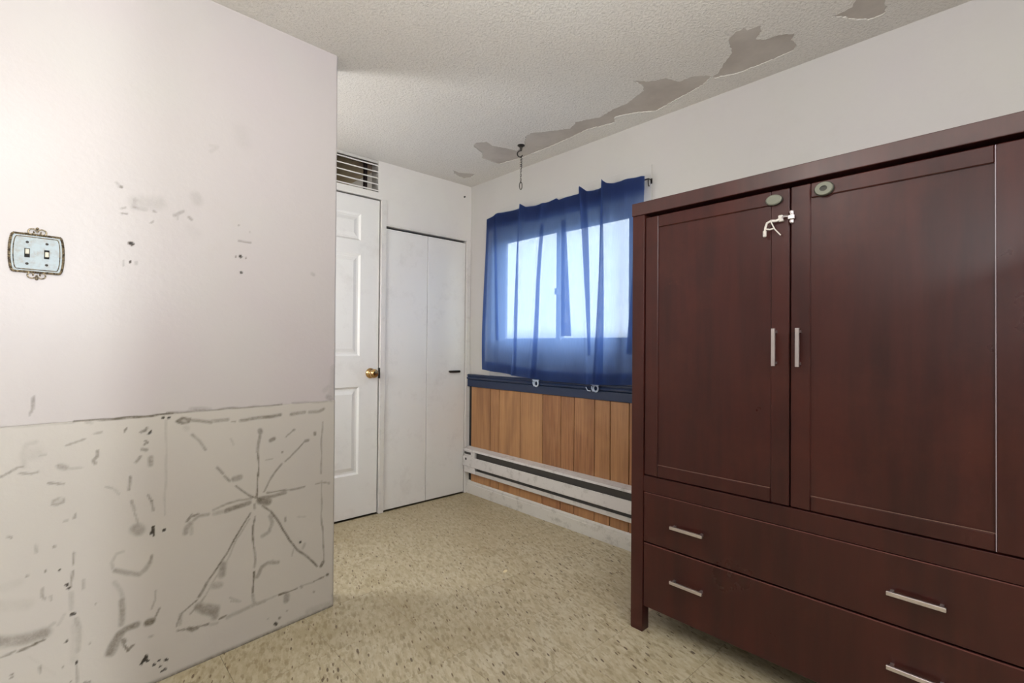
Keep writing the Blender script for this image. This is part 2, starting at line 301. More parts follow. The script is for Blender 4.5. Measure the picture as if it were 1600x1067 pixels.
# ---------------------------------------------------------------- data: stains on the partition, peeled ceiling outlines
STROKES=[([(-2.33,0.934),(-2.329,0.901),(-2.335,0.885)],0.0015,0.45,0.5),
([(-2.39,0.721),(-2.373,0.733),(-2.358,0.744),(-2.348,0.744)],0.0025,0.5,0.6),
([(-2.345,0.743),(-2.346,0.783),(-2.341,0.804),(-2.322,0.807)],0.0058,0.16,0.9),
([(-2.335,0.774),(-2.322,0.776)],0.0165,0.12,1),
([(-2.353,0.728),(-2.329,0.722),(-2.317,0.724)],0.0022,0.5,0.6),
([(-2.295,0.687),(-2.262,0.681)],0.003,0.5,0.6),
([(-2.314,0.769),(-2.302,0.769)],0.0022,0.3,0.8),
([(-2.259,0.79),(-2.231,0.798),(-2.219,0.801)],0.0023,0.5,0.7),
([(-2.271,0.732),(-2.261,0.726)],0.0076,0.45,0.8),
([(-2.261,0.723),(-2.224,0.718)],0.0011,0.25,0.8),
([(-2.277,0.735),(-2.275,0.732)],0.0026,0.5,0.5),
([(-2.286,0.625),(-2.277,0.624),(-2.264,0.629),(-2.263,0.636)],0.003,0.5,0.7),
([(-2.286,0.625),(-2.285,0.636),(-2.274,0.641)],0.0019,0.35,0.7),
([(-2.277,0.63),(-2.271,0.632)],0.0094,0.2,0.9),
([(-2.236,0.586),(-2.238,0.577)],0.0023,0.5,0.5),
([(-2.259,0.573),(-2.253,0.574)],0.0019,0.3,0.6),
([(-2.197,0.815),(-2.18,0.818)],0.0024,0.5,0.7),
([(-2.19,0.763),(-2.19,0.747),(-2.199,0.735),(-2.194,0.725)],0.004,0.55,0.7),
([(-2.373,0.56),(-2.368,0.556)],0.0021,0.6,0.5),
([(-2.124,0.812),(-2.121,0.82)],0.0029,0.8,0.4),
([(-2.083,0.807),(-2.073,0.81),(-2.069,0.818)],0.0038,0.8,0.5),
([(-2.062,0.798),(-2.057,0.804)],0.0034,0.9,0.4),
([(-2.072,0.778),(-2.067,0.771),(-2.075,0.766)],0.0025,0.7,0.5),
([(-2.08,0.752),(-2.07,0.749)],0.0046,0.6,0.7),
([(-2.095,0.713),(-2.084,0.73)],0.0041,0.6,0.7),
([(-2.058,0.722),(-2.056,0.7)],0.0067,0.5,0.7),
([(-2.109,0.669),(-2.112,0.629)],0.0037,0.6,0.7),
([(-2.063,0.606),(-2.053,0.582),(-2.049,0.552)],0.0017,0.5,0.6),
([(-2.054,0.585),(-2.053,0.583)],0.0034,0.8,0.4),
([(-2.104,0.594),(-2.098,0.564)],0.0045,0.4,0.8),
([(-2.098,0.556),(-2.089,0.521)],0.0021,0.4,0.7),
([(-2.091,0.505),(-2.084,0.499)],0.0157,0.45,0.7),
([(-2.048,0.5),(-2.053,0.478)],0.0017,0.95,0.3),
([(-2.047,0.493),(-2.046,0.472)],0.0017,0.9,0.3),
([(-2.019,0.481),(-2.018,0.481)],0.0034,1,0.3),
([(-2.026,0.846),(-2.025,0.845)],0.003,1,0.3),
([(-2.01,0.844),(-2.009,0.843)],0.003,1,0.3),
([(-2.019,0.835),(-2.015,0.732),(-2.018,0.528)],0.0013,0.2,0.8),
([(-2.168,0.653),(-2.153,0.645)],0.0012,0.3,0.6),
([(-2.149,0.641),(-2.137,0.622)],0.0012,0.25,0.7),
([(-2.219,0.851),(-2.205,0.853),(-2.204,0.845),(-2.216,0.848)],0.0012,0.3,0.6),
([(-2.243,0.858),(-2.202,0.855),(-2.107,0.855),(-1.999,0.856)],0.001,0.8,0.4),
([(-2.392,0.856),(-2.243,0.855)],0.0009,0.25,0.7),
([(-2.281,0.507),(-2.28,0.505)],0.0031,0.5,0.6),
([(-2.319,0.522),(-2.316,0.5)],0.0015,0.3,0.7),
([(-2.268,0.437),(-2.268,0.436)],0.0027,0.9,0.3),
([(-2.299,0.442),(-2.298,0.441)],0.0023,0.8,0.4),
([(-2.335,0.443),(-2.335,0.442)],0.0023,0.5,0.5),
([(-2.237,0.476),(-2.24,0.445)],0.0024,0.6,0.6),
([(-2.241,0.424),(-2.243,0.38)],0.0024,0.55,0.6),
([(-2.215,0.39),(-2.216,0.363)],0.0012,0.4,0.7),
([(-2.242,0.364),(-2.242,0.318)],0.0055,0.22,0.9),
([(-2.253,0.389),(-2.252,0.388)],0.002,1,0.3),
([(-2.248,0.378),(-2.248,0.377)],0.002,1,0.3),
([(-2.241,0.301),(-2.235,0.299)],0.0032,0.95,0.4),
([(-2.23,0.282),(-2.224,0.256),(-2.225,0.225),(-2.226,0.19)],0.0063,0.3,0.7),
([(-2.228,0.16),(-2.228,0.156)],0.0032,1,0.4),
([(-2.228,0.152),(-2.226,0.098)],0.0012,0.4,0.6),
([(-2.233,0.267),(-2.233,0.166)],0.0087,0.12,0.9),
([(-2.303,0.396),(-2.302,0.372),(-2.297,0.364)],0.0015,0.4,0.6),
([(-2.286,0.369),(-2.285,0.357)],0.0027,0.4,0.7),
([(-2.251,0.228),(-2.25,0.228)],0.0027,0.9,0.3),
([(-2.258,0.161),(-2.257,0.159)],0.0027,0.7,0.4),
([(-2.304,0.182),(-2.303,0.166)],0.0023,0.45,0.7),
([(-2.359,0.19),(-2.358,0.189)],0.0022,0.8,0.4),
([(-2.359,0.182),(-2.359,0.181)],0.0022,0.8,0.4),
([(-2.241,0.11),(-2.241,0.109)],0.0024,0.8,0.4),
([(-2.21,0.09),(-2.196,0.085)],0.0016,0.7,0.5),
([(-2.393,0.287),(-2.358,0.278),(-2.331,0.272),(-2.296,0.271)],0.0137,0.55,0.95),
([(-2.355,0.273),(-2.331,0.274),(-2.31,0.268)],0.0096,0.5,0.8),
([(-2.349,0.245),(-2.326,0.247),(-2.299,0.252)],0.003,0.8,0.6),
([(-2.383,0.243),(-2.368,0.245),(-2.355,0.249)],0.0018,0.6,0.6),
([(-2.299,0.273),(-2.277,0.291)],0.0046,0.3,0.9),
([(-2.188,0.31),(-2.187,0.309)],0.0028,0.5,0.6),
([(-2.2,0.199),(-2.199,0.198)],0.002,0.5,0.6),
([(-2.329,0.223),(-2.275,0.148)],0.0015,0.06,0.9),
([(-2.385,0.381),(-2.333,0.365)],0.0146,0.1,1),
([(-2.385,0.424),(-2.352,0.431)],0.0109,0.08,1),
([(-2.257,0.308),(-2.268,0.282)],0.0039,0.2,0.8),
([(-2.148,0.403),(-2.151,0.421),(-2.141,0.442),(-2.125,0.443)],0.0041,0.25,0.9),
([(-2.141,0.393),(-2.111,0.373),(-2.083,0.361),(-2.066,0.372),(-2.054,0.389)],0.0067,0.42,0.8),
([(-2.054,0.387),(-2.051,0.408)],0.0043,0.6,0.7),
([(-2.144,0.357),(-2.13,0.327),(-2.123,0.3)],0.0058,0.25,0.9),
([(-2.125,0.296),(-2.123,0.266),(-2.126,0.224)],0.0071,0.5,0.8),
([(-2.154,0.151),(-2.145,0.173),(-2.132,0.196),(-2.112,0.204),(-2.088,0.206)],0.0091,0.7,0.7),
([(-2.148,0.146),(-2.138,0.166),(-2.122,0.196)],0.0091,0.5,0.8),
([(-2.12,0.172),(-2.117,0.167)],0.0067,0.75,0.5),
([(-2.12,0.162),(-2.109,0.134),(-2.099,0.144),(-2.094,0.146)],0.0034,0.8,0.5),
([(-2.038,0.293),(-2.039,0.268),(-2.05,0.242)],0.0013,0.4,0.7),
([(-2.058,0.202),(-2.049,0.201)],0.0104,0.85,0.5),
([(-2.042,0.204),(-2.03,0.232)],0.0022,0.6,0.6),
([(-2.054,0.154),(-2.045,0.153)],0.0017,0.4,0.6),
([(-2.073,0.079),(-2.062,0.098)],0.0034,1,0.3),
([(-2.059,0.092),(-2.066,0.087),(-2.057,0.08)],0.0026,1,0.3),
([(-2.041,0.06),(-2.04,0.059)],0.0035,1,0.3),
([(-2.028,0.067),(-2.027,0.066)],0.0026,1,0.3),
([(-2.01,0.061),(-2.005,0.058)],0.0031,1,0.3),
([(-2.024,0.047),(-2.024,0.046)],0.0022,1,0.3),
([(-2.011,0.032),(-2.01,0.031)],0.0022,0.9,0.3),
([(-2.019,0.03),(-2.018,0.029)],0.0022,0.9,0.3),
([(-1.949,0.867),(-1.913,0.866),(-1.888,0.862)],0.0049,0.3,0.9),
([(-2.016,0.858),(-1.895,0.859),(-1.759,0.857),(-1.647,0.857)],0.0016,0.55,0.6),
([(-1.606,0.86),(-1.463,0.854)],0.0014,0.3,0.7),
([(-1.458,0.873),(-1.448,0.863)],0.0109,0.4,0.9),
([(-1.986,0.831),(-1.973,0.84),(-1.952,0.833),(-1.955,0.824),(-1.972,0.824),(-1.983,0.829)],0.0048,0.8,0.6),
([(-1.976,0.83),(-1.959,0.826)],0.008,0.45,0.8),
([(-1.948,0.829),(-1.913,0.821),(-1.887,0.816)],0.0053,0.55,0.8),
([(-1.884,0.82),(-1.834,0.819)],0.0058,0.45,0.7),
([(-1.821,0.81),(-1.809,0.809)],0.0021,0.4,0.6),
([(-1.791,0.812),(-1.758,0.813),(-1.695,0.816),(-1.651,0.818)],0.0056,0.65,0.7),
([(-1.61,0.817),(-1.586,0.819),(-1.558,0.818)],0.0065,0.5,0.7),
([(-1.538,0.817),(-1.498,0.818),(-1.478,0.825)],0.0057,0.5,0.7),
([(-2.01,0.843),(-2.009,0.843)],0.0028,1,0.3),
([(-1.962,0.808),(-1.958,0.802)],0.008,0.15,0.9),
([(-1.943,0.78),(-1.923,0.755),(-1.903,0.724)],0.0045,0.5,0.8),
([(-1.867,0.656),(-1.847,0.631)],0.0042,0.6,0.7),
([(-1.843,0.622),(-1.824,0.599)],0.0038,0.55,0.7),
([(-1.804,0.58),(-1.78,0.553),(-1.751,0.528)],0.0026,0.65,0.6),
([(-1.81,0.605),(-1.792,0.608)],0.0094,0.5,0.7),
([(-1.725,0.766),(-1.724,0.761)],0.0089,0.6,0.6),
([(-1.726,0.748),(-1.73,0.724),(-1.731,0.689)],0.0049,0.55,0.7),
([(-1.73,0.684),(-1.728,0.626),(-1.731,0.583),(-1.733,0.526)],0.0022,0.8,0.4),
([(-1.685,0.727),(-1.676,0.73)],0.0077,0.65,0.6),
([(-1.629,0.731),(-1.618,0.741),(-1.604,0.753)],0.0023,0.5,0.6),
([(-1.602,0.754),(-1.599,0.756)],0.0047,0.7,0.5),
([(-1.515,0.733),(-1.514,0.728)],0.0063,0.7,0.5),
([(-1.642,0.674),(-1.642,0.673)],0.0023,0.8,0.4),
([(-1.702,0.655),(-1.68,0.656)],0.0018,0.4,0.6),
([(-1.824,0.75),(-1.814,0.727)],0.0017,0.2,0.8),
([(-1.541,0.705),(-1.551,0.704)],0.0062,0.6,0.6),
([(-1.556,0.7),(-1.603,0.66),(-1.633,0.637)],0.0024,0.65,0.5),
([(-1.644,0.629),(-1.666,0.606),(-1.683,0.582)],0.0041,0.6,0.6),
([(-1.683,0.582),(-1.7,0.554),(-1.709,0.538)],0.0023,0.6,0.5),
([(-1.482,0.772),(-1.486,0.67),(-1.484,0.563)],0.0015,0.5,0.6),
([(-1.484,0.67),(-1.485,0.651)],0.0029,0.5,0.6),
([(-1.482,0.533),(-1.48,0.353)],0.0012,0.4,0.6),
([(-1.509,0.526),(-1.483,0.526),(-1.449,0.517)],0.0024,0.5,0.6),
([(-1.451,0.516),(-1.45,0.515)],0.0045,0.5,0.6),
([(-1.7,0.532),(-1.647,0.527),(-1.596,0.524),(-1.553,0.523)],0.0018,0.65,0.5),
([(-1.721,0.508),(-1.691,0.498)],0.0125,0.75,0.6),
([(-1.713,0.517),(-1.669,0.514),(-1.628,0.516)],0.0058,0.6,0.6),
([(-1.755,0.531),(-1.725,0.515)],0.0022,0.7,0.5),
([(-1.751,0.523),(-1.795,0.527),(-1.835,0.521),(-1.876,0.512)],0.0035,0.45,0.7),
([(-1.759,0.508),(-1.795,0.505),(-1.834,0.498)],0.0083,0.65,0.6),
([(-1.834,0.498),(-1.872,0.499)],0.0068,0.3,0.8),
([(-1.922,0.507),(-1.944,0.503),(-1.953,0.493)],0.0037,0.7,0.6),
([(-1.891,0.501),(-1.92,0.5),(-1.934,0.49)],0.005,0.4,0.8),
([(-1.74,0.497),(-1.739,0.483)],0.0044,0.5,0.7),
([(-1.712,0.488),(-1.681,0.458),(-1.645,0.398)],0.0031,0.75,0.5),
([(-1.681,0.438),(-1.676,0.406)],0.0063,0.35,0.8),
([(-1.627,0.419),(-1.626,0.407)],0.0042,0.5,0.7),
([(-1.58,0.412),(-1.546,0.403)],0.0028,0.2,0.8),
([(-1.941,0.512),(-1.955,0.493)],0.0032,0.7,0.6),
([(-1.944,0.481),(-1.955,0.471),(-1.958,0.456)],0.0081,0.5,0.7),
([(-1.941,0.468),(-1.942,0.446)],0.0048,0.3,0.8),
([(-1.754,0.469),(-1.786,0.426),(-1.809,0.385),(-1.832,0.346)],0.0026,0.75,0.45),
([(-1.832,0.346),(-1.859,0.312),(-1.892,0.266)],0.0034,0.75,0.5),
([(-1.892,0.266),(-1.918,0.227)],0.0045,0.75,0.5),
([(-1.758,0.449),(-1.798,0.39),(-1.828,0.327),(-1.869,0.27),(-1.895,0.23)],0.0013,0.3,0.6),
([(-1.686,0.443),(-1.676,0.414),(-1.685,0.385),(-1.711,0.374)],0.0063,0.4,0.8),
([(-1.681,0.456),(-1.645,0.396),(-1.612,0.332),(-1.578,0.284),(-1.534,0.237),(-1.495,0.191)],0.0036,0.85,0.45),
([(-1.739,0.452),(-1.745,0.419),(-1.742,0.339)],0.0022,0.75,0.45),
([(-1.741,0.339),(-1.735,0.293),(-1.737,0.267)],0.004,0.5,0.6),
([(-1.739,0.25),(-1.742,0.177)],0.0022,0.8,0.45),
([(-1.843,0.311),(-1.845,0.278)],0.0118,0.5,0.8),
([(-1.873,0.251),(-1.854,0.244)],0.0108,0.35,0.85),
([(-1.916,0.194),(-1.894,0.173),(-1.868,0.154)],0.013,0.6,0.7),
([(-1.891,0.184),(-1.861,0.168),(-1.868,0.142)],0.0115,0.5,0.7),
([(-1.898,0.224),(-1.92,0.195),(-1.941,0.18)],0.0033,0.5,0.7),
([(-1.728,0.229),(-1.713,0.259),(-1.688,0.269),(-1.652,0.257)],0.0062,0.5,0.75),
([(-1.674,0.271),(-1.663,0.261)],0.0045,0.35,0.7),
([(-1.922,0.218),(-1.965,0.194),(-1.98,0.158)],0.0016,0.6,0.6),
([(-1.968,0.191),(-1.97,0.16)],0.0056,0.35,0.8),
([(-1.978,0.142),(-1.947,0.133),(-1.919,0.126),(-1.886,0.125)],0.0028,0.8,0.5),
([(-1.947,0.133),(-1.935,0.123),(-1.922,0.124)],0.006,0.75,0.6),
([(-1.853,0.127),(-1.832,0.129)],0.0034,0.85,0.5),
([(-1.879,0.12),(-1.86,0.116)],0.005,0.3,0.8),
([(-1.826,0.12),(-1.806,0.125),(-1.77,0.127),(-1.741,0.129)],0.0068,0.38,0.8),
([(-1.742,0.168),(-1.739,0.137),(-1.729,0.128),(-1.699,0.13)],0.0053,0.4,0.8),
([(-1.699,0.132),(-1.65,0.134)],0.0027,0.3,0.7),
([(-1.648,0.132),(-1.576,0.131)],0.0032,0.85,0.45),
([(-1.566,0.132),(-1.507,0.132)],0.0019,0.35,0.6),
([(-1.507,0.135),(-1.466,0.137)],0.0029,0.8,0.45),
([(-1.453,0.14),(-1.448,0.14)],0.0054,0.8,0.5),
([(-1.618,0.117),(-1.618,0.101)],0.0111,0.5,0.6),
([(-1.481,0.406),(-1.471,0.291),(-1.467,0.206)],0.0015,0.55,0.5),
([(-1.477,0.187),(-1.47,0.197)],0.0073,0.75,0.5),
([(-1.567,0.309),(-1.566,0.308)],0.0033,0.95,0.3),
([(-1.549,0.295),(-1.554,0.282)],0.0057,0.3,0.8),
([(-1.593,0.289),(-1.599,0.268)],0.0019,0.3,0.7),
([(-1.819,0.187),(-1.783,0.162)],0.0013,0.35,0.6),
([(-1.815,0.173),(-1.791,0.163)],0.0013,0.35,0.6),
([(-1.644,0.043),(-1.644,0.041)],0.005,0.8,0.4),
([(-1.66,0.029),(-1.655,0.024)],0.0045,0.9,0.4),
([(-1.615,0.06),(-1.612,0.058)],0.0023,0.6,0.5),
([(-1.639,0.008),(-1.626,0.002)],0.0032,0.7,0.5),
([(-1.687,0.06),(-1.686,0.059)],0.0022,0.5,0.5),
([(-1.561,0.133),(-1.559,0.127)],0.0043,0.6,0.5),
([(-1.53,0.021),(-1.443,0.015)],0.0125,0.22,1),
([(-1.612,0.008),(-1.51,0.003)],0.0074,0.35,0.9),
([(-1.509,0.094),(-1.506,0.091)],0.0039,0.5,0.5),
([(-1.425,0.048),(-1.422,0.041)],0.005,0.3,0.8),
([(-2.154,1.585),(-2.145,1.573)],0.0039,0.3,0.7),
([(-2.147,1.574),(-2.142,1.573)],0.0029,0.8,0.4),
([(-2.107,1.54),(-2.111,1.514),(-2.079,1.516)],0.0069,0.3,0.8),
([(-2.103,1.531),(-2.046,1.543)],0.0207,0.17,0.9),
([(-2.111,1.515),(-2.103,1.514)],0.003,0.5,0.5),
([(-2.058,1.515),(-2.053,1.513)],0.003,0.5,0.5),
([(-2.085,1.517),(-2.075,1.517)],0.0035,0.3,0.6),
([(-2.14,1.506),(-2.13,1.51)],0.0029,0.4,0.6),
([(-2.14,1.49),(-2.126,1.491)],0.0029,0.6,0.5),
([(-2.001,1.512),(-1.977,1.532)],0.0047,0.4,0.7),
([(-1.992,1.513),(-1.992,1.5)],0.0026,0.3,0.7),
([(-1.959,1.515),(-1.952,1.508)],0.0047,0.45,0.7),
([(-1.941,1.588),(-1.937,1.573)],0.0159,0.17,0.9),
([(-2.066,1.476),(-2.06,1.482)],0.0025,0.4,0.6),
([(-2.117,1.401),(-2.113,1.399)],0.0049,1,0.35),
([(-2.117,1.342),(-2.117,1.341)],0.0024,0.9,0.4),
([(-2.134,1.343),(-2.132,1.329)],0.001,0.4,0.5),
([(-2.103,1.343),(-2.102,1.335)],0.0015,0.4,0.5),
([(-1.799,1.404),(-1.798,1.403)],0.0045,1,0.35),
([(-1.815,1.4),(-1.814,1.399)],0.0022,0.8,0.4),
([(-1.781,1.402),(-1.78,1.401)],0.0023,0.8,0.4),
([(-1.797,1.347),(-1.796,1.345)],0.0039,0.95,0.35),
([(-1.806,1.46),(-1.767,1.46)],0.0011,0.5,0.5),
([(-1.77,1.498),(-1.768,1.497)],0.0029,0.3,0.5),
([(-1.805,1.517),(-1.805,1.516)],0.0017,0.6,0.5),
([(-1.536,1.371),(-1.529,1.368)],0.0062,0.25,0.8),
([(-1.901,1.777),(-1.877,1.781),(-1.899,1.756)],0.0054,0.12,0.9),
([(-1.808,1.861),(-1.792,1.821)],0.0225,0.07,1),
([(-1.954,1.473),(-1.94,1.46)],0.0185,0.06,1),
([(-1.434,0.991),(-1.437,0.925),(-1.446,0.866)],0.0146,0.2,0.95),
([(-1.474,0.901),(-1.454,0.913)],0.0098,0.15,0.95)]
PEELS=[[(-0.175,-1.937),(-0.19,-1.975),(-0.227,-2.007),(-0.29,-2.074),(-0.379,-2.096),(-0.411,-2.138),(-0.413,-2.171),(-0.386,-2.18),(-0.384,-2.216),(-0.34,-2.206),(-0.31,-2.175),(-0.28,-2.199),(-0.275,-2.245),(-0.239,-2.293),(-0.208,-2.268),(-0.154,-2.273),(-0.129,-2.251),(-0.12,-2.192),(-0.121,-2.142),(-0.118,-2.071),(-0.121,-2.017),(-0.137,-1.988),(-0.154,-1.937)],[(-0.175,-1.934),(-0.201,-1.928),(-0.24,-1.868),(-0.241,-1.817),(-0.31,-1.793),(-0.329,-1.75),(-0.346,-1.717),(-0.379,-1.693),(-0.399,-1.678),(-0.328,-1.683),(-0.291,-1.665),(-0.271,-1.617),(-0.242,-1.544),(-0.243,-1.467),(-0.22,-1.363),(-0.249,-1.294),(-0.265,-1.238),(-0.226,-1.169),(-0.274,-1.089),(-0.343,-0.978),(-0.336,-0.925),(-0.252,-0.834),(-0.226,-0.74),(-0.297,-0.725),(-0.383,-0.694),(-0.446,-0.71),(-0.484,-0.661),(-0.46,-0.607),(-0.359,-0.569),(-0.309,-0.502),(-0.236,-0.498),(-0.158,-0.496),(-0.143,-0.604),(-0.128,-0.707),(-0.13,-0.777),(-0.129,-0.927),(-0.138,-1.094),(-0.153,-1.217),(-0.13,-1.304),(-0.112,-1.375),(-0.165,-1.413),(-0.153,-1.458),(-0.121,-1.527),(-0.071,-1.595),(-0.084,-1.651),(-0.114,-1.781),(-0.136,-1.867),(-0.166,-1.921)],[(-0.25,-2.41),(-0.248,-2.436),(-0.254,-2.476),(-0.313,-2.508),(-0.255,-2.563),(-0.166,-2.56),(-0.134,-2.544),(-0.128,-2.502),(-0.18,-2.46),(-0.216,-2.442)],[(-0.312,-0.198),(-0.256,-0.185),(-0.222,-0.207),(-0.159,-0.244),(-0.138,-0.17),(-0.154,-0.118),(-0.215,-0.131),(-0.274,-0.156)]]

# ================================================================ SETTING
H = 2.289
XL, YF = -4.4, -4.4                     # far ends of the room behind and left of the camera
# floor: base slab and vinyl tiles
floor = struct(obj('floor', bx(XL-.6, .2, -7.2, .7, -.1, -.003), M_floor_base))
TS = .305
bm = bmesh.new(); box(bm, .0005, TS-.0005, .0005, TS-.0005, -.003, 0, .0005)
tile0 = None
for i in range(0, 8):
    for j in range(0, 12):
        x = -1.85+TS*6-TS*(i+1); y = .002+(-1.828+TS*6)-TS*(j+1)
        if tile0 is None:
            tile0 = obj('tile', bm, M_tile, floor); o = tile0
        else:
            o = tile0.copy(); link(o, floor)
        o.location = (x, y, random.uniform(-.0003, .0003))
# floor tiles beyond what the photograph shows, joined
bm = bmesh.new(); box(bm, XL, -1.85-TS*2-.0005, YF, .05, -.003, 0); box(bm, -1.85-TS*2, 0, YF, -1.828-TS*6-.002, -.003, 0); box(bm, XL, -1.2, -7, YF-.12, -.003, 0)
o = obj('rear_floor_covering', bm, M_tile, floor); o['kind'] = 'stuff'

# ceiling: plaster board with a stipple coat that has peeled away in places
ceil = struct(obj('ceiling', bx(XL-.1, .2, YF-.2, .7, H, H+.12), M_peel))
def rough(poly, step=.007, amp=.007):
    out = []
    n = len(poly)
    for i in range(n):
        a = Vector(poly[i]); b = Vector(poly[(i+1) % n]); k = max(1, int((b-a).length/step))
        for q in range(k):
            p = a.lerp(b, q/k); nz = noise.noise_vector(Vector((p.x*85, p.y*85, i*.1)))
            out.append((p.x+nz.x*amp, p.y+nz.y*amp))
    return out
holes = [rough(p) for p in PEELS]
outer = [(XL, YF), (0, YF), (0, 0), (XL, 0)]
polys = [[Vector((x, y, 0)) for x, y in pl] for pl in [outer]+holes]
tris = tessellate_polygon(polys)
bm = bmesh.new(); th = .0035
lo = []; 
for pl in polys:
    for p in pl: lo.append(bm.verts.new((p.x, p.y, H-th)))
for t in tris:
    try: bm.faces.new([lo[k] for k in t])
    except ValueError: pass
idx = 0
for pl in polys:
    n = len(pl); hi = [bm.verts.new((p.x, p.y, H-.0003)) for p in pl]
    for k in range(n): bm.faces.new((lo[idx+k], lo[idx+(k+1) % n], hi[(k+1) % n], hi[k]))
    idx += n
bmesh.ops.recalc_face_normals(bm, faces=bm.faces)
for f in bm.faces:
    if abs(f.normal.z) > .9 and f.normal.z > 0: f.normal_flip()
stip = obj('stipple_coat', bm, M_ceil, ceil)

# right wall (holds the window): boxes around the opening
OY0, OY1, OZ0, OZ1 = -1.435, -.25, 1.055, 1.875
bm = bmesh.new()
box(bm, 0, .14, YF, OY0, 0, H); box(bm, 0, .14, OY1, .1, 0, H); box(bm, 0, .14, OY0, OY1, 0, OZ0); box(bm, 0, .14, OY0, OY1, OZ1, H)
wr = struct(obj('wall_right', bm, M_wall))
# back wall with door openings and louvre opening
bm = bmesh.new()
box(bm, -.040, 0, 0, .1, 0, H); box(bm, -.735, -.705, 0, .1, 0, H); box(bm, -.705, -.040, 0, .1, 1.872, H)
box(bm, -1.52, -.735, 0, .1, 2.038, 2.08); box(bm, -.757, -.735, 0, .1, 2.08, H)
box(bm, XL, -1.52, 0, .1, 0, H)
wb = struct(obj('wall_back', bm, M_closet))
obj('nail', (lambda b: (lathe(b, [(.0005, .012), (.006, .010), (.006, 0)], (-.066, 0, 2.198), (0, -1, 0), 10), b)[1])(bmesh.new()), M_bronze, wb)
# closets behind the doors and the room behind the louvres
bm = bmesh.new(); box(bm, -.76, .14, .55, .6, 0, 2.03); box(bm, -.76, -.72, .1, .6, 0, 2.03); box(bm, .1, .14, .1, .6, 0, 2.03); box(bm, -.72, .1, .1, .55, 2.0, 2.03)
struct(obj('wall_closet', bm, M_closet))
bm = bmesh.new(); box(bm, -1.7, -.70, .60, .64, 0, H); box(bm, -1.7, -1.66, .1, .6, 0, H)
box(bm, -1.66, -.70, .1, .6, H-.01, H-.001); struct(obj('wall_hall', bm, M_tan))
# wall behind the camera, left wall; doorway and hall added for the lit strip
bm = bmesh.new()
box(bm, XL, -3.5, YF, YF+.12, 0, H); box(bm, -2.70, 0, YF, YF+.12, 0, H); box(bm, -3.5, -2.70, YF, YF+.12, 2.05, H)
struct(obj('wall_front', bm, M_wall))
struct(obj('wall_far_left', bx(XL-.1, XL, YF, .1, 0, H), M_wall))
bm = bmesh.new(); box(bm, XL-.1, XL, -7.1, YF, 0, H); box(bm, XL, -1.2, -7.2, -7.1, 0, H); box(bm, -1.2, -1.1, -7.1, YF, 0, H); box(bm, XL-.1, -1.1, -7.2, YF, H, H+.1)
struct(obj('wall_rear_hall', bm, M_wall))

# left partition: old, slightly warped wall, its face a fine grid that carries the stains
def ys(x, z):
    t = z/H
    return (-.915+.13*(x+1.42))*(1-t)+(-.943+.035*(x+1.44))*t
def xc(z): return -1.419-.021*z/H
LINE = .857
st = .0042
zs = list(np.arange(0, LINE-.001, st))+[LINE-.0008, LINE+.0008]+list(np.arange(LINE+st, H, st))+[H]
zs[0] = 0
xw = 1.06; nx = int(xw/st)
us = [(-xw+xw*i/nx) for i in range(nx+1)]
NZ, NX = len(zs), len(us)
Z = np.repeat(np.array(zs), NX); U = np.tile(np.array(us), NZ)
X = U+(-1.419-.021*Z/H)
T = Z/H
Y = (-.915+.13*(X+1.42))*(1-T)+(-.943+.035*(X+1.44))*T
Y = Y+np.where(Z > LINE, .0022, 0)
# rounded arris at the end and a crumbled foot
edge = np.clip(1-(-U)/.008, 0, 1); Y = Y+edge**2*.006
rr = np.zeros(len(X)); gg = np.zeros(len(X))
rng = np.random.RandomState(3)
wob = .0010
nzx = X.copy(); nzz = Z.copy()
ph = rng.rand(6)*6
nzx += wob*(np.sin(Z*61+ph[0])+.6*np.sin(X*97+Z*40+ph[1])); nzz += wob*(np.sin(X*67+ph[2])+.6*np.sin(Z*101-X*33+ph[3]))
for pts, rad, dark, soft in STROKES:
    pit = dark >= .85 and soft <= .4 and rad < .006
    ax, az = (X, Z) if pit else (nzx, nzz)
    rad_ = max(rad, .003)*1.15
    for k in range(len(pts)-1):
        (x0, z0), (x1, z1) = pts[k], pts[k+1]
        dx, dz = x1-x0, z1-z0; l2 = dx*dx+dz*dz+1e-9
        m0 = rad_*1.6+.01
        sel = np.where((X > min(x0, x1)-m0) & (X < max(x0, x1)+m0) & (Z > min(z0, z1)-m0) & (Z < max(z0, z1)+m0))[0]
        if not len(sel): continue
        px, pz = ax[sel], az[sel]
        t = np.clip(((px-x0)*dx+(pz-z0)*dz)/l2, 0, 1)
        d = np.hypot(px-x0-t*dx, pz-z0-t*dz)
        f = np.clip((rad_*(1+soft*.5)-d)/(rad_*(soft+.25)), 0, 1); f = f*f*(3-2*f)
        rr[sel] = np.maximum(rr[sel], f*dark)
        if pit: gg[sel] = np.maximum(gg[sel], f*(dark-.1))
# grime line at the foot and the arris
rr = np.maximum(rr, np.clip(1-Z/.014, 0, 1)*.9)
rr = np.maximum(rr, np.clip(1-(-U)/.006, 0, 1)*.35*(Z < 1.1))
bb = (Z < LINE).astype(float)
co_ = np.stack([X, Y, Z], 1).astype(np.float32)
a = (np.arange(NZ-1)[:, None]*NX+np.arange(NX-1)[None, :]).ravel()
quads = np.stack([a, a+1, a+NX+1, a+NX], 1)
me = bpy.data.meshes.new('wall_left')
